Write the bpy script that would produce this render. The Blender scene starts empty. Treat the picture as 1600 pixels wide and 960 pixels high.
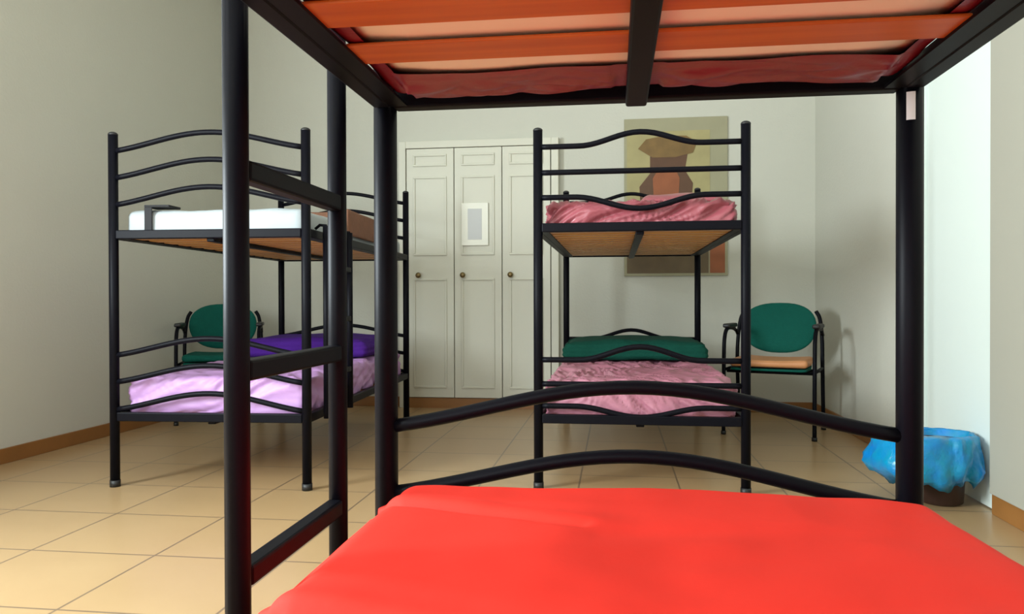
import bpy, bmesh, math, random
from mathutils import Vector, Matrix, noise
random.seed(7)
S = bpy.context.scene
C = S.collection
PI = math.pi

# ------------------------------------------------------------------ camera
cam_data = bpy.data.cameras.new('camera')
cam_data.sensor_width = 36
cam_data.lens = 36 * 1197.6 / 1600
cam_data.clip_start = 0.05
cam = bpy.data.objects.new('camera', cam_data); C.objects.link(cam)
YAW, PITCH, ROLL = 0.1335, -0.0076, -0.0027
fwd = Vector((-math.sin(YAW) * math.cos(PITCH), math.cos(YAW) * math.cos(PITCH), math.sin(PITCH)))
right0 = Vector((math.cos(YAW), math.sin(YAW), 0))
up0 = right0.cross(fwd)
right = right0 * math.cos(ROLL) + up0 * math.sin(ROLL)
up = right.cross(fwd)
m = Matrix((right, up, -fwd)).transposed().to_4x4()
m.translation = Vector((-0.0366, -1.3537, 0.8403))
cam.matrix_world = m
S.camera = cam

# ------------------------------------------------------------------ light
S.view_settings.view_transform = 'Standard'
S.view_settings.look = 'None'
S.view_settings.gamma = 1
S.view_settings.use_curve_mapping = False
S.view_settings.exposure = 0.0

world = bpy.data.worlds.new('World'); S.world = world
world.use_nodes = True
bg = world.node_tree.nodes['Background']
bg.inputs[0].default_value = (0.75, 0.88, 1.0, 1)
bg.inputs[1].default_value = 1.2

XL, XR, YB, YR, ZC = -3.2, 1.44, 4.6, -3.0, 3.6
def area(name, loc, rot, sx, sy, power, col):
    l = bpy.data.lights.new(name, 'AREA'); l.shape = 'RECTANGLE'
    l.size = sx; l.size_y = sy; l.energy = power; l.color = col
    o = bpy.data.objects.new(name, l); C.objects.link(o)
    o.location = loc; o.rotation_euler = rot
    return o
# daylight through the left window, plus fill from an added rear window
WL = (-1.1, 0.3, 1.0, 2.3)      # left wall window: y0, y1, z0, z1
WRr = (-2.6, -0.2, 0.95, 2.45)    # added rear window for fill light: x0, x1, z0, z1
area('daylight_left', (XL - .06, (WL[0]+WL[1])/2, (WL[2]+WL[3])/2), (0, -PI/2, 0), WL[3]-WL[2], WL[1]-WL[0], 310, (0.86, 0.96, 1.0))
area('fill_rear', ((WRr[0]+WRr[1])/2, YR - .06, (WRr[2]+WRr[3])/2), (PI/2, 0, 0), WRr[1]-WRr[0], WRr[3]-WRr[2], 84, (0.88, 0.96, 1.0))

# ------------------------------------------------------------------ materials
def mat(name, col, rough=.6, metal=0, spec=.5, var=0, vscale=6, bump=0, bscale=30, sheen=0, coat=0):
    mt = bpy.data.materials.new(name); mt.use_nodes = True
    nt = mt.node_tree; b = nt.nodes['Principled BSDF']
    b.inputs['Base Color'].default_value = (*col, 1)
    b.inputs['Roughness'].default_value = rough
    b.inputs['Metallic'].default_value = metal
    b.inputs['Specular IOR Level'].default_value = spec
    if sheen: b.inputs['Sheen Weight'].default_value = sheen
    if coat: b.inputs['Coat Weight'].default_value = coat
    tc = nt.nodes.new('ShaderNodeTexCoord')
    if var:
        n = nt.nodes.new('ShaderNodeTexNoise'); n.inputs['Scale'].default_value = vscale
        n.inputs['Detail'].default_value = 5
        nt.links.new(tc.outputs['Object'], n.inputs['Vector'])
        mx = nt.nodes.new('ShaderNodeMix'); mx.data_type = 'RGBA'
        mx.inputs[6].default_value = (*[max(0, c*(1-var)) for c in col], 1)
        mx.inputs[7].default_value = (*[min(1, c*(1+var)) for c in col], 1)
        nt.links.new(n.outputs['Fac'], mx.inputs[0]); nt.links.new(mx.outputs[2], b.inputs['Base Color'])
    if bump:
        n = nt.nodes.new('ShaderNodeTexNoise'); n.inputs['Scale'].default_value = bscale
        n.inputs['Detail'].default_value = 6
        nt.links.new(tc.outputs['Object'], n.inputs['Vector'])
        bp = nt.nodes.new('ShaderNodeBump'); bp.inputs['Strength'].default_value = bump
        bp.inputs['Distance'].default_value = .01
        nt.links.new(n.outputs['Fac'], bp.inputs['Height']); nt.links.new(bp.outputs[0], b.inputs['Normal'])
    return mt

def wood(name, col, col2, sc=(2, 40, 40)):
    mt = mat(name, col, rough=.45)
    nt = mt.node_tree; b = nt.nodes['Principled BSDF']
    tc = nt.nodes['Texture Coordinate']
    mp = nt.nodes.new('ShaderNodeMapping'); mp.inputs['Scale'].default_value = sc
    n = nt.nodes.new('ShaderNodeTexNoise'); n.inputs['Scale'].default_value = 1.2; n.inputs['Detail'].default_value = 6
    nt.links.new(tc.outputs['Object'], mp.inputs[0]); nt.links.new(mp.outputs[0], n.inputs['Vector'])
    r = nt.nodes.new('ShaderNodeValToRGB')
    r.color_ramp.elements[0].color = (*col2, 1); r.color_ramp.elements[0].position = .3
    r.color_ramp.elements[1].color = (*col, 1); r.color_ramp.elements[1].position = .7
    nt.links.new(n.outputs['Fac'], r.inputs[0]); nt.links.new(r.outputs[0], b.inputs['Base Color'])
    return mt

M = {}
M['wall'] = mat('plaster_wall', (.59, .585, .505), .9, spec=.2, var=.03, vscale=1.5, bump=.15, bscale=60)
M['ceiling'] = mat('ceiling_paint', (.8, .8, .76), .9)
M['skirting'] = mat('terracotta_skirting', (.28, .12, .03), .4, var=.15, vscale=8)
M['black'] = mat('black_enamel', (.0035, .0035, .006), .45, spec=.09)
M['cap'] = mat('black_plastic', (.01, .01, .01), .5)
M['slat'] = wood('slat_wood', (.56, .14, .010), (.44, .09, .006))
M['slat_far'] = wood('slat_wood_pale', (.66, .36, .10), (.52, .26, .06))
M['red'] = mat('red_sheet', (.74, .032, .019), .75, spec=.15, bump=.2, bscale=9)
M['cream'] = mat('cream_ticking', (.86, .80, .66), .85)
M['white_sheet'] = mat('white_sheet', (.40, .44, .45), .8, bump=.3, bscale=12)
M['maroon'] = mat('maroon_satin', (.20, .008, .028), .33, bump=.4, bscale=14)
M['rose'] = mat('rose_satin', (.36, .09, .11), .3, var=.12, vscale=5, bump=.5, bscale=12)
M['lilac'] = mat('lilac_sheet', (.50, .28, .56), .5, var=.12, vscale=4, bump=.4, bscale=12)
M['pink'] = mat('pink_sheet', (.46, .18, .24), .42, var=.1, vscale=4, bump=.4, bscale=12)
M['green'] = mat('green_blanket', (.003, .060, .040), .9, spec=.2, var=.15, vscale=12, bump=.4, bscale=60)
M['purple'] = mat('purple_blanket', (.06, .012, .20), .9, spec=.2, var=.2, vscale=10, bump=.4, bscale=50)
M['brown'] = mat('brown_shade', (.20, .09, .05), .85, var=.25, vscale=10, bump=.4, bscale=50)  # shade of the white mattress's right side, put into a brown colour
M['chair_green'] = mat('green_upholstery', (.002, .085, .062), .85, spec=.2, var=.12, vscale=30, bump=.3, bscale=120)
M['chair_seat'] = mat('tan_seat', (.62, .27, .11), .45, var=.12, vscale=8)  # tan tone for one chair's seat
M['closet'] = mat('closet_cream_paint', (.66, .65, .54), .45, var=.02, vscale=3)
M['door'] = mat('white_door_paint', (.70, .78, .73), .5)
M['brass'] = mat('aged_brass', (.22, .16, .07), .35, metal=.8)
M['grey_beige'] = mat('grey_beige_wall', (.36, .35, .29), .85, spec=.2)  # grey-beige tone of the wall strip beside the door
M['steel'] = mat('brushed_steel', (.5, .5, .5), .3, metal=1)
M['paper'] = mat('white_paper', (.93, .93, .82), .7)
M['paper_grey'] = mat('grey_print', (.62, .63, .62), .8)
M['bag'] = mat('blue_plastic_bag', (.0, .23, .52), .25, spec=.7, var=.45, vscale=14, bump=1.0, bscale=18)
M['bin'] = mat('dark_brown_plastic', (.035, .015, .01), .45)
M['strap'] = mat('black_webbing', (.012, .012, .014), .8)
M['tag'] = mat('white_patch', (.75, .78, .78), .5)
M['p_border'] = mat('poster_olive', (.34, .32, .20), .6, var=.1, vscale=6)
M['p_bg'] = mat('poster_ochre', (.38, .33, .15), .6, var=.3, vscale=5)
M['p_pot'] = mat('poster_brown', (.11, .05, .022), .6, var=.25, vscale=9)
M['p_lid'] = mat('poster_tan_brown', (.19, .11, .03), .6, var=.4, vscale=12)
M['p_rust'] = mat('poster_rust', (.30, .09, .03), .6, var=.25, vscale=12)
M['p_dark'] = mat('poster_umber', (.13, .09, .045), .6, var=.3, vscale=9)
M['window_white'] = mat('window_frame_paint', (.8, .8, .78), .4)
gl = mat('window_glass', (1, 1, 1), 0); gl.node_tree.nodes['Principled BSDF'].inputs['Transmission Weight'].default_value = 1
gl.node_tree.nodes['Principled BSDF'].inputs['IOR'].default_value = 1.01
M['glass'] = gl

def floor_mat():
    mt = mat('ceramic_floor_tiles', (.6, .48, .34), .28)
    nt = mt.node_tree; b = nt.nodes['Principled BSDF']; tc = nt.nodes['Texture Coordinate']
    sep = nt.nodes.new('ShaderNodeSeparateXYZ'); nt.links.new(tc.outputs['Object'], sep.inputs[0])
    def line(out, off):
        a = nt.nodes.new('ShaderNodeMath'); a.operation = 'ADD'; a.inputs[1].default_value = off; nt.links.new(out, a.inputs[0])
        d = nt.nodes.new('ShaderNodeMath'); d.operation = 'DIVIDE'; d.inputs[1].default_value = .45; nt.links.new(a.outputs[0], d.inputs[0])
        f = nt.nodes.new('ShaderNodeMath'); f.operation = 'FRACT'; nt.links.new(d.outputs[0], f.inputs[0])
        s = nt.nodes.new('ShaderNodeMath'); s.operation = 'SUBTRACT'; s.inputs[1].default_value = .5; nt.links.new(f.outputs[0], s.inputs[0])
        ab = nt.nodes.new('ShaderNodeMath'); ab.operation = 'ABSOLUTE'; nt.links.new(s.outputs[0], ab.inputs[0])
        g = nt.nodes.new('ShaderNodeMath'); g.operation = 'GREATER_THAN'; g.inputs[1].default_value = .491; nt.links.new(ab.outputs[0], g.inputs[0])
        return g
    gx = line(sep.outputs[0], 9.0 + 2.0 - .0); gy = line(sep.outputs[1], 9.0 - 1.87 + .42)
    mx_ = nt.nodes.new('ShaderNodeMath'); mx_.operation = 'MAXIMUM'
    nt.links.new(gx.outputs[0], mx_.inputs[0]); nt.links.new(gy.outputs[0], mx_.inputs[1])
    n = nt.nodes.new('ShaderNodeTexNoise'); n.inputs['Scale'].default_value = 2.5; n.inputs['Detail'].default_value = 6
    nt.links.new(tc.outputs['Object'], n.inputs['Vector'])
    c = nt.nodes.new('ShaderNodeMix'); c.data_type = 'RGBA'
    c.inputs[6].default_value = (.38, .245, .118, 1); c.inputs[7].default_value = (.46, .31, .16, 1)
    nt.links.new(n.outputs['Fac'], c.inputs[0])
    c2 = nt.nodes.new('ShaderNodeMix'); c2.data_type = 'RGBA'
    nt.links.new(mx_.outputs[0], c2.inputs[0]); nt.links.new(c.outputs[2], c2.inputs[6])
    c2.inputs[7].default_value = (.19, .13, .08, 1)
    nt.links.new(c2.outputs[2], b.inputs['Base Color'])
    return mt
M['floor'] = floor_mat()

for nd in M['bag'].node_tree.nodes:
    if nd.type == 'MIX':
        nd.inputs[6].default_value = (.0, .30, .30, 1); nd.inputs[7].default_value = (.0, .17, .72, 1)
# ------------------------------------------------------------------ helpers
def link_mesh(name, bm, mt, parent=None, smooth=False, loc=None):
    me = bpy.data.meshes.new(name); bm.normal_update(); bm.to_mesh(me); bm.free()
    if smooth:
        for p in me.polygons: p.use_smooth = True
    me.materials.append(mt)
    o = bpy.data.objects.new(name, me); C.objects.link(o)
    if parent: o.parent = parent
    if loc: o.location = loc
    return o
def thing(name, label, cat, loc=(0, 0, 0), rz=0, group=None):
    o = bpy.data.objects.new(name, None); C.objects.link(o)
    o.location = loc; o.rotation_euler = (0, 0, rz); o.empty_display_size = .1
    o['label'] = label; o['category'] = cat
    if group: o['group'] = group
    return o
def tag(o, label, cat, group=None):
    o['label'] = label; o['category'] = cat
    if group: o['group'] = group
    return o
def struct(o, label=None):
    o['kind'] = 'structure'
    if label: o['label'] = label
    return o
def box(bm, x0, x1, y0, y1, z0, z1, bev=0):
    r = bmesh.ops.create_cube(bm, size=1)
    for v in r['verts']:
        v.co = Vector(((x0+x1)/2 + v.co.x*(x1-x0), (y0+y1)/2 + v.co.y*(y1-y0), (z0+z1)/2 + v.co.z*(z1-z0)))
    if bev:
        es = list({e for v in r['verts'] for e in v.link_edges})
        bmesh.ops.bevel(bm, geom=es, offset=bev, segments=2, affect='EDGES', profile=.5)
    return bm
def B(x0, x1, y0, y1, z0, z1, bev=0):
    return box(bmesh.new(), x0, x1, y0, y1, z0, z1, bev)
def smooth_path(pts, n=6):
    P = [Vector(p) for p in pts]; out = []
    for i in range(len(P)-1):
        a = P[i-1] if i else P[0]*2-P[1]; b = P[i]; c = P[i+1]; d = P[i+2] if i+2 < len(P) else P[-1]*2-P[-2]
        for k in range(n):
            t = k/n
            out.append(.5*((2*b)+(c-a)*t+(2*a-5*b+4*c-d)*t*t+(3*b-a-3*c+d)*t**3))
    out.append(P[-1]); return out
def tube(bm, pts, r, seg=12):
    pts = [Vector(p) for p in pts]; rings = []
    ref = None
    for i, p in enumerate(pts):
        t = (pts[min(i+1, len(pts)-1)] - pts[max(i-1, 0)]).normalized()
        if ref is None:
            ref = Vector((0, 0, 1)) if abs(t.z) < .9 else Vector((1, 0, 0))
        a = (ref - t*ref.dot(t)).normalized(); b = t.cross(a); ref = a
        rings.append([bm.verts.new(p + a*math.cos(2*PI*k/seg)*r + b*math.sin(2*PI*k/seg)*r) for k in range(seg)])
    for i in range(len(rings)-1):
        for k in range(seg):
            bm.faces.new((rings[i][k], rings[i][(k+1) % seg], rings[i+1][(k+1) % seg], rings[i+1][k]))
    bm.faces.new(rings[0][::-1]); bm.faces.new(rings[-1])
    bmesh.ops.recalc_face_normals(bm, faces=bm.faces)
    return bm
def T(pts, r, seg=12): return tube(bmesh.new(), pts, r, seg)

def soft_box(hx, hy, hz, r, n=(24, 40, 6), disp=None, open_bottom=None):
    """rounded cushion shape centred on the origin; disp(v, normal) moves its skin; open_bottom keeps only a hem of that width underneath"""
    bm = bmesh.new(); cache = {}
    def vert(p):
        k = (round(p[0], 5), round(p[1], 5), round(p[2], 5))
        if k in cache: return cache[k]
        q = Vector(p)
        inner = Vector((max(-hx+r, min(hx-r, q.x)), max(-hy+r, min(hy-r, q.y)), max(-hz+r, min(hz-r, q.z))))
        d = q - inner
        nrm = d.normalized() if d.length > 1e-9 else Vector((0, 0, 1))
        co = inner + nrm*r
        if disp: co = disp(co, nrm)
        v = bm.verts.new(co); cache[k] = v; return v
    def face_grid(f, nu, nv, keep=None, flip=False):
        for i in range(nu):
            for j in range(nv):
                us = (i/nu*2-1, (i+1)/nu*2-1); vs = (j/nv*2-1, (j+1)/nv*2-1)
                if keep and not keep((us[0]+us[1])/2, (vs[0]+vs[1])/2): continue
                q = [vert(f(us[0], vs[0])), vert(f(us[1], vs[0])), vert(f(us[1], vs[1])), vert(f(us[0], vs[1]))]
                if len(set(q)) == 4:
                    try: bm.faces.new(q[::-1] if flip else q)
                    except ValueError: pass
    nx, ny, nz = n
    face_grid(lambda u, v: (u*hx, v*hy, hz), nx, ny)
    keep = None
    if open_bottom: keep = lambda u, v: abs(u)*hx > hx-open_bottom[0] or abs(v)*hy > hy-open_bottom[1]
    face_grid(lambda u, v: (u*hx, v*hy, -hz), nx, ny, keep, True)
    for s in (-1, 1):
        face_grid(lambda u, v: (s*hx, u*hy, v*hz), ny, nz, None, s < 0)
        face_grid(lambda u, v: (u*hx, s*hy, v*hz), nx, nz, None, s > 0)
    return bm
def fbm(p, sc=1, off=0): return noise.fractal(Vector((p.x*sc+off, p.y*sc+off*.7, p.z*sc)), 1, 2, 4)
def folds(amp, off, fx=16, slant=.9):
    def f(co, nrm):
        w = noise.noise(Vector((co.x*3+off, co.y*3, co.z*5)))
        p = Vector(((co.x + slant*co.z*1.6 + .35*co.y)*fx + w*2.2, co.y*5 + co.z*6, off))
        a = noise.noise(p); b_ = noise.noise(p*2.3)
        v = (.35-abs(a))*2.2 + (.3-abs(b_))*1.1 - .75
        return co + nrm*amp*v
    return f
def wrinkle(amp, sx, sy, off=0, ridge=False, slant=0.0):
    def f(co, nrm):
        p = Vector((co.x*sx + co.y*slant, co.y*sy - co.x*slant, co.z*sx*.6)) + Vector((off, off*1.3, 0))
        v = noise.noise(p)*1.0 + .5*noise.noise(p*2.1)
        if ridge: v = (1-abs(v))*1.0-.6
        return co + nrm*amp*v
    return f

# ------------------------------------------------------------------ room shell
struct(link_mesh('floor', B(XL-.2, XR+.2, YR-.2, YB+.2, -.1, 0), M['floor']))
struct(link_mesh('ceiling', B(XL-.2, XR+.2, YR-.2, YB+.2, ZC, ZC+.1), M['ceiling']))
struct(link_mesh('wall_back', B(XL-.2, XR+.2, YB, YB+.2, 0, ZC), M['wall']))
b = bmesh.new()
box(b, XL-.2, XL, YR, WL[0], 0, ZC); box(b, XL-.2, XL, WL[1], YB, 0, ZC)
box(b, XL-.2, XL, WL[0], WL[1], 0, WL[2]); box(b, XL-.2, XL, WL[0], WL[1], WL[3], ZC)
struct(link_mesh('wall_left', b, M['wall']))
b = bmesh.new()
box(b, XL-.2, WRr[0], YR-.2, YR, 0, ZC); box(b, WRr[1], XR+.2, YR-.2, YR, 0, ZC)
box(b, WRr[0], WRr[1], YR-.2, YR, 0, WRr[2]); box(b, WRr[0], WRr[1], YR-.2, YR, WRr[3], ZC)
struct(link_mesh('wall_rear', b, M['wall']))
DY0, DY1, DZ = 1.87, 2.60, 2.12      # white door in the right wall
b = bmesh.new()
box(b, XR, XR+.2, YR, DY0, 0, ZC); box(b, XR, XR+.2, DY1, YB, 0, ZC); box(b, XR, XR+.2, DY0, DY1, DZ, ZC)
struct(link_mesh('wall_right', b, M['wall']))
d = struct(link_mesh('door_1', B(XR+.012, XR+.05, DY0+.03, DY1-.03, .006, DZ-.03, .003), M['door']))
b = bmesh.new()
box(b, XR+.0, XR+.06, DY0, DY0+.028, 0, DZ); box(b, XR+.0, XR+.06, DY1-.028, DY1, 0, DZ); box(b, XR+.0, XR+.06, DY0+.028, DY1-.028, DZ-.028, DZ)
link_mesh('door_frame', b, M['door'], d)
for nm, (x0, x1, y0, y1) in {'baseboard_left': (XL, XL+.014, YR, YB), 'baseboard_back': (XL+.014, XR-.014, YB-.014, YB)}.items():
    struct(link_mesh(nm, B(x0, x1, y0, y1, 0, .08, .003), M['skirting']))
struct(link_mesh('baseboard_right', box(B(XR-.014, XR, DY1, YB, 0, .08, .003), XR-.014, XR, YR, DY0, 0, .08, .003), M['skirting']))
struct(link_mesh('wall_strip_1', B(XR-.022, XR, 1.30, DY0, .081, 2.6, .003), M['grey_beige']))  # duller grey-beige strip of wall beside the door
def window(name, horiz, a0, a1, z0, z1):
    bm = bmesh.new(); t = .05
    def bb(m_, p0, p1, q0, q1, d0, d1):
        if horiz: box(m_, p0, p1, YR-d1, YR-d0, q0, q1)
        else: box(m_, XL-d1, XL-d0, p0, p1, q0, q1)
    bb(bm, a0, a0+t, z0, z1, .08, .13); bb(bm, a1-t, a1, z0, z1, .08, .13)
    bb(bm, a0+t, a1-t, z0, z0+t, .08, .13); bb(bm, a0+t, a1-t, z1-t, z1, .08, .13)
    mid = (a0+a1)/2
    bb(bm, mid-.03, mid+.03, z0+t, z1-t, .08, .13)
    w = struct(link_mesh(name, bm, M['window_white']))
    g = bmesh.new(); bb(g, a0+t, mid-.03, z0+t, z1-t, .10, .106); bb(g, mid+.03, a1-t, z0+t, z1-t, .10, .106)
    link_mesh('pane', g, M['glass'], w)
window('window_1', False, *WL)
window('fill_window', True, *WRr)  # unseen rear window, added to hold the fill light

# ------------------------------------------------------------------ bunk beds
HW = .45; PR = .021
def bar_path(kind, z, amp, y):
    w = HW-PR+.004; n = 28; pts = []
    for i in range(n+1):
        x = -w+2*w*i/n; u = x/w
        if kind == 'arch': h = amp*(.55*math.cos(PI/2*u)+.45*(.5+.5*math.cos(PI*u)))
        elif kind == 'hump':
            h = 0 if abs(u) > .62 else amp*(.5+.5*math.cos(PI*u/.62))
        elif kind == 'dip': h = -amp*(.5+.5*math.cos(PI*u/.66)) if abs(u) < .66 else 0
        else: h = 0
        pts.append((x, y, z+h))
    return pts
def make_bunk(label, loc, rz, head, L, zu, zl, upper, lower, slat_mat, group, ladder=None, nsl=12, hw_scale=1):
    """head=+1: the bed runs away from the camera beyond its near end, -1: towards it"""
    t = thing('bunk_bed', label, 'bunk bed', loc, rz, group)
    H = 1.614
    for sx in (-1, 1):
        for y in (0, head*L):
            bm = T([(sx*HW, y, .012), (sx*HW, y, H-.012)], PR, 20)
            p = link_mesh('post', bm, M['black'], t, True)
            c = bmesh.new(); bmesh.ops.create_uvsphere(c, u_segments=16, v_segments=8, radius=PR+.001)
            for v in c.verts: v.co = Vector((v.co.x+sx*HW, v.co.y+y, max(-.006, v.co.z)*.6+H-.012))
            link_mesh('post_cap', c, M['cap'], p, True)
            link_mesh('foot_cap', T([(sx*HW, y, 0), (sx*HW, y, .03)], PR+.002, 20), M['cap'], p, True)
    Y0, Y1 = (0, L) if head > 0 else (-L, 0)
    for z in (zl, zu):
        for sx in (-1, 1):
            rb = B(sx*HW-.016, sx*HW+.016, Y0+.018, Y1-.018, z-.02, z+.02, .004)
            la, lb = sorted((sx*(HW-.046), sx*(HW-.0155)))
            link_mesh('side_rail', box(rb, la, lb, Y0+.018, Y1-.018, z-.0185, z-.0138), M['black'], t)
        for y in (Y0, Y1):
            link_mesh('end_rail', B(-HW+.018, HW-.018, y-.016, y+.016, z-.02, z+.02, .004), M['black'], t)
        link_mesh('center_beam', B(-.018, .018, Y0+.016, Y1-.016, z-.034, z-.0145, .004), M['black'], t)
        prev = None
        period = .152 if head < 0 else .135
        for k in range(nsl):
            yc = (Y1-.285 if head < 0 else Y0+.12) - (period*k if head < 0 else -period*k)
            if yc-.045 < Y0+.02 or yc+.045 > Y1-.02: continue
            for sx in (-1, 1):
                x0, x1 = sorted((sx*.006, sx*(HW-.042)))
                link_mesh('slat', B(x0, x1, yc-.040, yc+.040, z-.0135, z-.008, .002), slat_mat, t)
    for base, spec in ((zu, upper), (zl, lower)):
        for kind, z, amp in spec:
            for y in (0, head*L):
                link_mesh('end_bar', T(bar_path(kind, z, amp, y), .0125, 12), M['black'], t, True)
    if ladder:
        sx, ya, yb, z0, z1, rungs = ladder
        x = sx*(HW+.016+.029)
        lad = link_mesh('ladder', T([(x, ya, z0), (x, ya, z1)], .0155, 16), M['black'], t, True)
        link_mesh('ladder_rail', T([(x, yb, z0), (x, yb, z1)], .0155, 16), M['black'], lad, True)
        for zr in rungs:
            link_mesh('rung', B(x-.013, x+.013, min(ya, yb)+.012, max(ya, yb)-.012, zr-.013, zr+.013, .004), M['black'], lad)
        for y in (ya, yb):
            hk = [(x, y, zu+.03), (x-sx*.0, y, zu+.045), (x-sx*.03, y, zu+.048), (x-sx*.052, y, zu+.03)]
            link_mesh('hook', T(hk, .007, 8), M['black'], lad, True)
    return t

arch3u = [('arch', z, .075) for z in (1.284, 1.407, 1.529)]
arch3l = [('arch', z, .075) for z in (.352, .478, .600)]
G = None
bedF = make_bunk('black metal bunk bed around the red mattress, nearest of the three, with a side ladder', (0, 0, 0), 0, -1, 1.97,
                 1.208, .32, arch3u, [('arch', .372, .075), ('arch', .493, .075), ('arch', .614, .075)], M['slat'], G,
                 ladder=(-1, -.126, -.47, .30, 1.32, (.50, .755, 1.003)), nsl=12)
AX, AY, AR = -1.847, 1.884, .0459
bedA = make_bunk('black metal bunk bed with arched end bars, standing by the left wall', (AX, AY, 0), AR, 1, 1.97, 1.147, .32,
                 arch3u, arch3l, M['slat_far'], G, ladder=(1, .14, .50, .30, 1.19, (.50, .755, 1.0)), nsl=14)
BX, BY, BR = .0733, 2.06, -.0012
bedB = make_bunk('black metal bunk bed with wavy end bars, in front of the wall poster', (BX, BY, 0), BR, 1, 1.97, 1.167, .315,
                 [('hump', 1.528, .055), ('line', 1.413, 0), ('dip', 1.302, .055)],
                 [('hump', .578, .06), ('line', .470, 0), ('dip', .372, .045)], M['slat_far'], G, nsl=14)
# white rectangular patch on the near bed's right foot post
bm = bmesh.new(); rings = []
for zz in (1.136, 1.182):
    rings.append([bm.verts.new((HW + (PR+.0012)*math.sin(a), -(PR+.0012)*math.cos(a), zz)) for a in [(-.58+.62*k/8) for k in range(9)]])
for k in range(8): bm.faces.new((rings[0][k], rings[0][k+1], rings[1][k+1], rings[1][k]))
o = link_mesh('patch', bm, M['tag'], bedF, True); o['label'] = 'white patch'

# ------------------------------------------------------------------ mattresses and bedding
def mattress(label, bed, ly, hx, hy, z0, z1, sheet, core, group=None, disp=None, r=.035, xo=0, hem=(.1, .1), n=(40, 70, 8), lim=None, sag=False, inset=.06):
    """local position on the bed; bed = (x, y, rot)"""
    bx, by, br = bed; c, s = math.cos(br), math.sin(br)
    t = thing('mattress', label, 'mattress', (bx + c*xo - s*ly, by + s*xo + c*ly, z0), br, group)
    h = (z1-z0)/2
    k = link_mesh('mattress_core', soft_box(hx-inset, hy-inset, h-.03, .015, (10, 16, 4)), core, t, True, (0, 0, h-.026))
    lx_, ly_ = lim or (hx+.006, hy+.006)
    def dd(co, nrm):
        q = disp(co, nrm) if disp else co
        q.x = max(-lx_, min(lx_, q.x)); q.y = max(-ly_, min(ly_, q.y))
        if not sag: q.z = max(-h, q.z)
        q.z = min(h+.006, q.z)
        return q
    s_ = link_mesh('fitted_sheet', soft_box(hx, hy, h, r, n, dd, hem), sheet, t, True, (0, 0, h))
    return t

# near bed, lower: red
creases = [((-.41, -.175), (-.08, -.29), .026, .013), ((-.41, -.60), (-.10, -.66), .024, .015), ((.05, -.62), (.42, -.50), .0025, .03), ((-.05, -.33), (.4, -.30), .0025, .035)]
RY = -.99
def red_disp(co, nrm):
    wx, wy = co.x+.035, co.y+RY
    h = .012*fbm(co, 1.7, 3) if nrm.z > -.5 else 0
    if nrm.z > .3:
        for (ax, ay), (bx_, by_), a, w in creases:
            dx, dy = bx_-ax, by_-ay; L2 = dx*dx+dy*dy
            t = max(0, min(1, ((wx-ax)*dx+(wy-ay)*dy)/L2))
            d = math.hypot(wx-ax-t*dx, wy-ay-t*dy)
            sd = ((wx-ax)*dy-(wy-ay)*dx)/math.sqrt(L2)
            h -= a*(1-t*.75)*(math.exp(-(d/w)**2) - .3*math.exp(-((sd+w*2.4)/(w*2))**2)*math.exp(-(d/(w*4))**2))
    e = max(0, abs(co.x)/.45-.75)/.25
    h -= .010*e*e if nrm.z > .5 else 0
    f = max(0, (co.y-.80)/.15)
    return co + nrm*h
mattress('mattress under a bright red sheet on the nearest lower bunk', (0, 0, 0), RY, .450, .945, .342, .530, M['red'], M['cream'],
         disp=red_disp, r=.05, xo=.030, lim=(.465, .948), n=(190, 400, 14))
# near bed, upper: cream mattress in maroon sheet seen from below
def maroon_disp(co, nrm):
    h = .005*fbm(co, 9, 5)
    v = co + nrm*h
    if nrm.z < -.4:
        v.z = co.z
        f = max(0, (co.y-.80)/.13)
        if f > 0:      # loose hem bunched between the foot rail and the last slat
            e = abs(co.x)/.43
            dep = .006 + .014*abs(noise.noise(Vector((co.x*9+co.y*10, co.y*34-co.x*6, 7)))) + .010*e**4
            if abs(co.x) < .04 or abs(co.x) > .38: dep = min(dep, .004)
            v.z = co.z - dep*min(1, f*2.5)
            v.y = co.y + .018*noise.noise(Vector((co.x*6, 3, 1)))
    return v
mattress('cream mattress in a maroon satin sheet on the slats of the nearest upper bunk', (0, 0, 0), -.985, .424, .945, 1.2015, 1.340, M['maroon'], M['cream'],
         disp=maroon_disp, r=.03, sag=True, inset=.03, hem=(.045, .13), n=(120, 240, 8))
bA = (AX, AY, AR); bB = (BX, BY, BR)
mattress('white mattress on the upper bunk by the left wall', bA, .985, .425, .945, 1.1395, 1.265, M['white_sheet'], M['pink'], disp=wrinkle(.010, 5, 3, 2))
mattress('mattress in a rumpled lilac pink sheet on the lower bunk by the left wall', bA, .985, .425, .945, .3125, .500, M['lilac'], M['cream'], disp=folds(.017, 5, 8, -1.2), n=(90, 120, 14))
mattress('mattress in a creased rose satin sheet on the upper bunk before the poster', bB, .985, .425, .945, 1.1595, 1.295, M['rose'], M['cream'], disp=folds(.024, 8, 15, -1.4), n=(120, 140, 16))
mattress('mattress in a creased pink sheet on the lower bunk before the poster', bB, .985, .425, .945, .3075, .485, M['pink'], M['cream'], disp=folds(.020, 11, 13, 1.5), n=(120, 140, 18))

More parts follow.
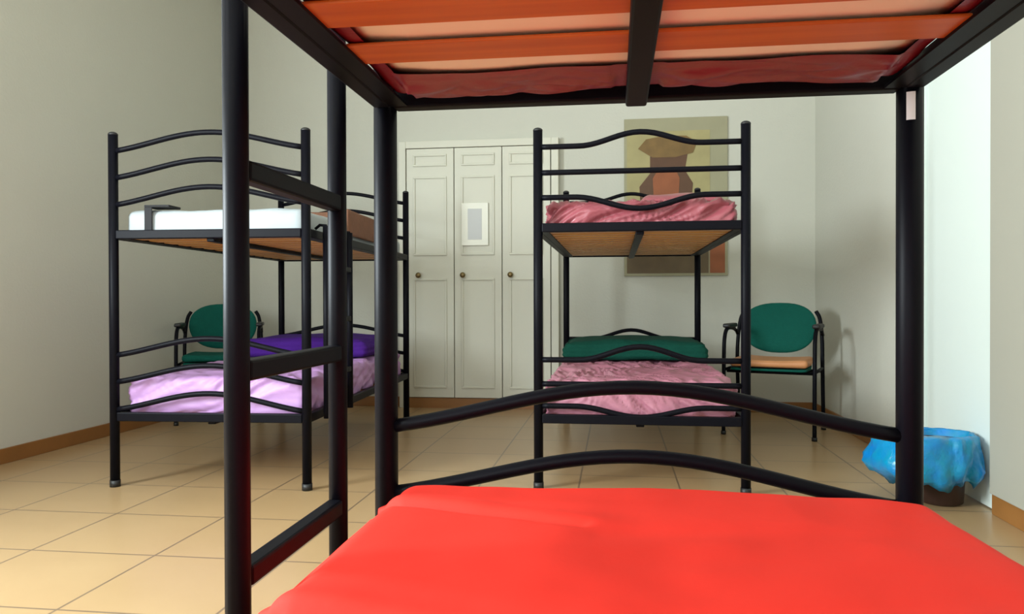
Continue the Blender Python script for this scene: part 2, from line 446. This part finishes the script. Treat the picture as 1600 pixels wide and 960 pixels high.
def on_bed(bed, lx, ly):
    bx, by, br = bed; c, s = math.cos(br), math.sin(br)
    return (bx+c*lx-s*ly, by+s*lx+c*ly)
def folded(name, label, cat, bed, lx, ly, hx, hy, h, z, mt, taper=.08, layers=3, off=0, folds=True):
    x, y = on_bed(bed, lx, ly)
    def d(co, nrm):
        q = co.copy(); u = (q.z+h)/(2*h)
        q.x *= 1-taper*u*u; q.y *= 1-taper*u*u*1.3
        q += nrm*(.008*noise.noise(Vector((co.x*6+off, co.y*6, co.z*4)))+(.004*math.cos(co.z/h*PI*layers) if abs(nrm.z) < .5 and folds else 0))
        if nrm.z > .5: q.z += -.012*(abs(co.x)/hx)**2
        q.z = max(-h, q.z)
        return q
    o = link_mesh(name, soft_box(hx, hy, h, min(h*.8, .045), (36, 26, 14), d), mt, None, True, (x, y, z+h))
    o.rotation_euler = (0, 0, bed[2])
    return tag(o, label, cat)
folded('folded_blanket', 'dark green blanket folded over the far end of the pink lower bunk', 'blanket', bB, 0, 1.45, .43, .36, .060, .492, M['green'])
folded('folded_blanket', 'purple blanket folded over the far end of the lilac lower bunk', 'blanket', bA, 0, 1.48, .415, .38, .060, .507, M['purple'], off=4)
brn = folded('folded_blanket', 'brown layer for the shaded side of the white upper mattress by the left wall', 'blanket', bA, .235, 1.14, .205, .52, .026, 1.272, M['brown'], off=8)  # brown layer added to stand for shade on the mattress's right side
folded('pillow', 'rose satin pillow lying on the upper bunk before the poster', 'pillow', bB, .20, .50, .19, .24, .030, 1.302, M['rose'], taper=.3, off=5, folds=False)
link_mesh('shade_drape', soft_box(.006, .51, .068, .005, (4, 30, 12), wrinkle(.003, 8, 9, 3)), M['brown'], brn, True, (.209, 0, -.064+.026))  # brown drape carrying the same shade down the mattress side
# black strap round the near left corner of the white mattress
x, y = on_bed(bA, -.30, .03)
hz = (1.27-1.149)/2+.006
bm = bmesh.new()
t = thing('strap', 'black strap wrapped round the near end of the white upper mattress', 'strap', (x, y, 1.149), AR)
link_mesh('vertical_band', B(-.018, .018, -.006, 0, .003, .125, .002), M['strap'], t)
link_mesh('top_band', B(-.018, .10, -.006, .10, .125, .135, .002), M['strap'], t)

# ------------------------------------------------------------------ chairs
def make_chair(label, loc, rz, seat_mat):
    t = thing('armchair', label, 'chair', loc, rz, None)
    # backrest: wide rounded pad leaning back and curved around the sitter
    bm = bmesh.new(); nu, nv = 30, 20; front = []; back = []
    def P(u, v, side):
        # u,v in the unit disc mapped to a wide superellipse
        r_ = math.hypot(u, v)
        x = .235*u; z = .165*v
        zz = .66 + z
        if v < 0: x *= 1-.10*abs(v)
        y = .205 + .10*(zz-.50) - .9*x*x
        th = .022*math.sqrt(max(0, 1-r_**6))+.002
        return Vector((x, y + side*th, zz))
    N = 40; R = 9
    for side in (-1, 1):
        rings = [[bm.verts.new(P(0, 0, side))]]
        for i in range(1, R+1):
            rr = math.sin(i/R*PI/2)
            ring = []
            for k in range(N):
                a = 2*PI*k/N; ca, sa = math.cos(a), math.sin(a)
                e = 2/2.5
                u = math.copysign(abs(ca)**e, ca)*rr; v = math.copysign(abs(sa)**e, sa)*rr
                co = P(u, v, 0); q = .022*math.sqrt(max(0, 1-rr**5))+.002
                co.y += side*q
                ring.append(bm.verts.new(co))
            rings.append(ring)
        for k in range(N):
            bm.faces.new((rings[0][0], rings[1][k], rings[1][(k+1) % N]))
        for i in range(1, R):
            for k in range(N):
                bm.faces.new((rings[i][k], rings[i+1][k], rings[i+1][(k+1) % N], rings[i][(k+1) % N]))
        if side < 0: outer = rings[-1]
        else:
            for k in range(N): bm.faces.new((outer[k], outer[(k+1) % N], rings[-1][(k+1) % N], rings[-1][k]))
    bmesh.ops.recalc_face_normals(bm, faces=bm.faces)
    link_mesh('backrest', bm, M['chair_green'], t, True)
    # seat
    def sd(co, n):
        q = co.copy(); f = 1 - .10*max(0, q.y/.22); q.x *= f
        if n.z > .5: q.z -= .010*(1-(abs(co.x)/.23)**2)
        return q
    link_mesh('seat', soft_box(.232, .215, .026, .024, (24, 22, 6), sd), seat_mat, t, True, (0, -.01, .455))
    link_mesh('seat_shell', soft_box(.225, .21, .012, .011, (12, 12, 4), sd), M['chair_green'], t, True, (0, -.01, .416))
    for sx in (-1, 1):
        X = sx*.268
        # front leg sweeping up into the armrest and back down to the backrest
        front_leg = smooth_path([(X, -.215, .01), (X, -.21, .25), (X, -.20, .50), (X, -.185, .60), (X, -.13, .655), (X, -.02, .665), (X, .10, .655)], 6)
        link_mesh('front_leg', T(front_leg, .0125, 12), M['black'], t, True)
        rear = smooth_path([(X, .25, .01), (X, .215, .24), (X, .19, .44), (X*.985, .20, .60), (X*.93, .215, .72), (X*.84, .222, .77)], 6)
        link_mesh('rear_leg', T(rear, .0125, 12), M['black'], t, True)
        arm = soft_box(.024, .125, .014, .012, (6, 14, 4))
        link_mesh('armrest', arm, M['cap'], t, True, (X, -.02, .680))
        link_mesh('side_bar', T([(X, -.208, .405), (X, .192, .405)], .010, 10), M['black'], t, True)
        link_mesh('arm_joint', T([(X, .08, .657), (X, .16, .64), (X, .205, .615)], .011, 10), M['black'], t, True)
        for y in (-.215, .25): link_mesh('glide', T([(X, y, 0), (X, y, .022)], .016, 12), M['cap'], t, True)
    for y in (-.12, .10):
        link_mesh('cross_bar', T([(-.268, y, .393), (.268, y, .393)], .010, 10), M['black'], t, True)
    return t
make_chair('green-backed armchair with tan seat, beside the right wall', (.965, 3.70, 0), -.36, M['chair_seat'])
make_chair('green-backed armchair behind the lilac bunk, in the far left corner', (-2.83, 3.80, 0), .40, M['chair_green'])

# ------------------------------------------------------------------ closet
t = thing('closet', 'cream built-in closet with three panelled doors on the back wall', 'closet', (0, YB-.02, 0))
cx = (-1.667, -1.283, -.904, -.525)
Dp = -.05
b = bmesh.new()
box(b, cx[0]-.06, cx[0]-.004, Dp, .019, 0, 2.10, .003); box(b, cx[3]+.004, cx[3]+.06, Dp, .019, 0, 2.10, .003)
box(b, cx[0]-.004, cx[3]+.004, Dp, .019, 2.045, 2.10, .003)
link_mesh('closet_frame', b, M['closet'], t)
link_mesh('plinth', B(cx[0]-.004, cx[3]+.004, Dp+.012, .019, 0, .08), M['skirting'], t)
for i in range(3):
    x0, x1 = cx[i]+.003, cx[i+1]-.003
    b = B(x0, x1, Dp+.004, Dp+.026, .085, 2.04, .002)
    for z0, z1 in ((1.90, 1.995), (1.20, 1.82), (.16, 1.02)):
        # moulding frame around each panel, panel field slightly raised
        a0, a1 = x0+.055, x1-.055; w = .016
        box(b, a0, a1, Dp-.006, Dp+.004, z0, z0+w, .003); box(b, a0, a1, Dp-.006, Dp+.004, z1-w, z1, .003)
        box(b, a0, a0+w, Dp-.006, Dp+.004, z0+w, z1-w, .003); box(b, a1-w, a1, Dp-.006, Dp+.004, z0+w, z1-w, .003)
    dr = link_mesh('door', b, M['closet'], t)
    kx = x0+.07 if i == 1 else x0+.065
    if i == 0: kx = x0+.10
    kn = bmesh.new(); bmesh.ops.create_uvsphere(kn, u_segments=16, v_segments=10, radius=.022)
    for v in kn.verts: v.co = Vector((v.co.x+kx, v.co.y*.7+Dp-.030, v.co.z+1.045))
    link_mesh('knob', tube(kn, [(kx, Dp+.004, 1.045), (kx, Dp-.022, 1.045)], .008, 10), M['brass'], dr, True)
# framed notice on the middle door
n0 = thing('notice_sheet', 'white bordered notice sheet hung on the middle closet door', 'notice', (-1.115, YB-.02+Dp-.0085, 1.44))
link_mesh('backing', B(-.105, .105, -.006, 0, -.165, .165, .002), M['paper'], n0)
link_mesh('printed_area', B(-.055, .055, -.0085, -.0055, -.12, .12), M['paper_grey'], n0)

# ------------------------------------------------------------------ poster
pt = thing('poster', 'large olive and ochre poster of a brown vessel on the back wall', 'poster', (.42, YB-.001, 1.63))
def flat(pts, y, mt, name, th=.003):
    bm = bmesh.new(); vs = [bm.verts.new((x, y, z)) for x, z in pts]; f = bm.faces.new(vs)
    r = bmesh.ops.extrude_face_region(bm, geom=[f])
    for v in r['geom']:
        if isinstance(v, bmesh.types.BMVert): v.co.y += th
    bmesh.ops.recalc_face_normals(bm, faces=bm.faces)
    return link_mesh(name, bm, mt, pt)
hw_, hh = .385, .60
link_mesh('poster_board', B(-hw_, hw_, -.016, 0, -hh, hh, .002), M['p_border'], pt)
flat([(-hw_+.02, -.12), (hw_-.13, -.12), (hw_-.13, .50), (-hw_+.02, .50)], -.0185, M['p_bg'], 'picture_field')
flat([(-.19, .31), (.09, .32), (.07, .20), (.13, .10), (.11, -.12), (-.26, -.12), (-.27, .08), (-.19, .18)], -.021, M['p_pot'], 'vessel_shape')
flat([(-.28, .37), (-.22, .44), (-.08, .465), (.08, .46), (.16, .41), (.13, .33), (.0, .30), (-.17, .30)], -.0235, M['p_lid'], 'vessel_lid')
flat([(-.16, -.06), (-.17, .14), (-.13, .21), (.00, .21), (.03, .14), (.02, -.06)], -.0235, M['p_rust'], 'vessel_light_side')
flat([(-hw_+.02, -.58), (hw_-.14, -.58), (hw_-.14, -.14), (-hw_+.02, -.14)], -.0185, M['p_dark'], 'table_shape')
flat([(hw_-.13, -.58), (hw_-.02, -.58), (hw_-.02, -.20), (hw_-.13, -.20)], -.0185, M['p_rust'], 'corner_shape')

# ------------------------------------------------------------------ waste bin with bag
wb = thing('waste_bin', 'small dark waste bin with a blue bag, by the white door', 'waste bin', (1.30, 2.03, 0))
def lathe(prof, N=40, fn=None):
    bm = bmesh.new(); rings = []
    for i, (r_, z_) in enumerate(prof):
        ring = []
        for k in range(N):
            a = 2*PI*k/N; co = Vector((r_*math.cos(a), r_*math.sin(a), z_))
            ring.append(bm.verts.new(fn(co, a, i) if fn else co))
        rings.append(ring)
    for i in range(len(rings)-1):
        for k in range(N): bm.faces.new((rings[i][k], rings[i][(k+1) % N], rings[i+1][(k+1) % N], rings[i+1][k]))
    return bm, rings
bm, rg = lathe([(.070, .0), (.085, .01), (.098, .25), (.102, .262), (.094, .262), (.08, .02)], 32)
bm.faces.new(rg[0][::-1]); bm.faces.new(rg[-1])
link_mesh('bin_body', bm, M['bin'], wb, True)
def bagf(co, a, i):
    r_ = math.hypot(co.x, co.y)
    w = noise.noise(Vector((math.cos(a)*2.3, math.sin(a)*2.3, co.z*9)))*.5+noise.noise(Vector((math.cos(a)*6, math.sin(a)*6, co.z*16+4)))*.35
    left = max(0, -math.cos(a))
    if 1 <= i <= 10:
        k = 1 + .42*w
        if i <= 7: k += left*.75
        nr = max(r_*k, .108)
        nr = min(nr, .132/max(.05, math.cos(a))) if math.cos(a) > 0 else nr
        z_ = co.z + (.012*noise.noise(Vector((a*2, i, 1))) if i > 1 else .05*noise.noise(Vector((math.cos(a)*3, math.sin(a)*3, 9))))
        return Vector((math.cos(a)*nr, math.sin(a)*nr, z_))
    return co
prof = [(.115, .115), (.128, .095), (.150, .12), (.160, .155), (.160, .19), (.152, .225), (.142, .255), (.130, .283), (.116, .292), (.106, .285), (.098, .27), (.080, .245), (.050, .235), (.02, .24)]
bm, rg = lathe(prof, 64, bagf); bm.faces.new(rg[-1])
bmesh.ops.recalc_face_normals(bm, faces=bm.faces)
link_mesh('bin_bag', bm, M['bag'], wb, True)
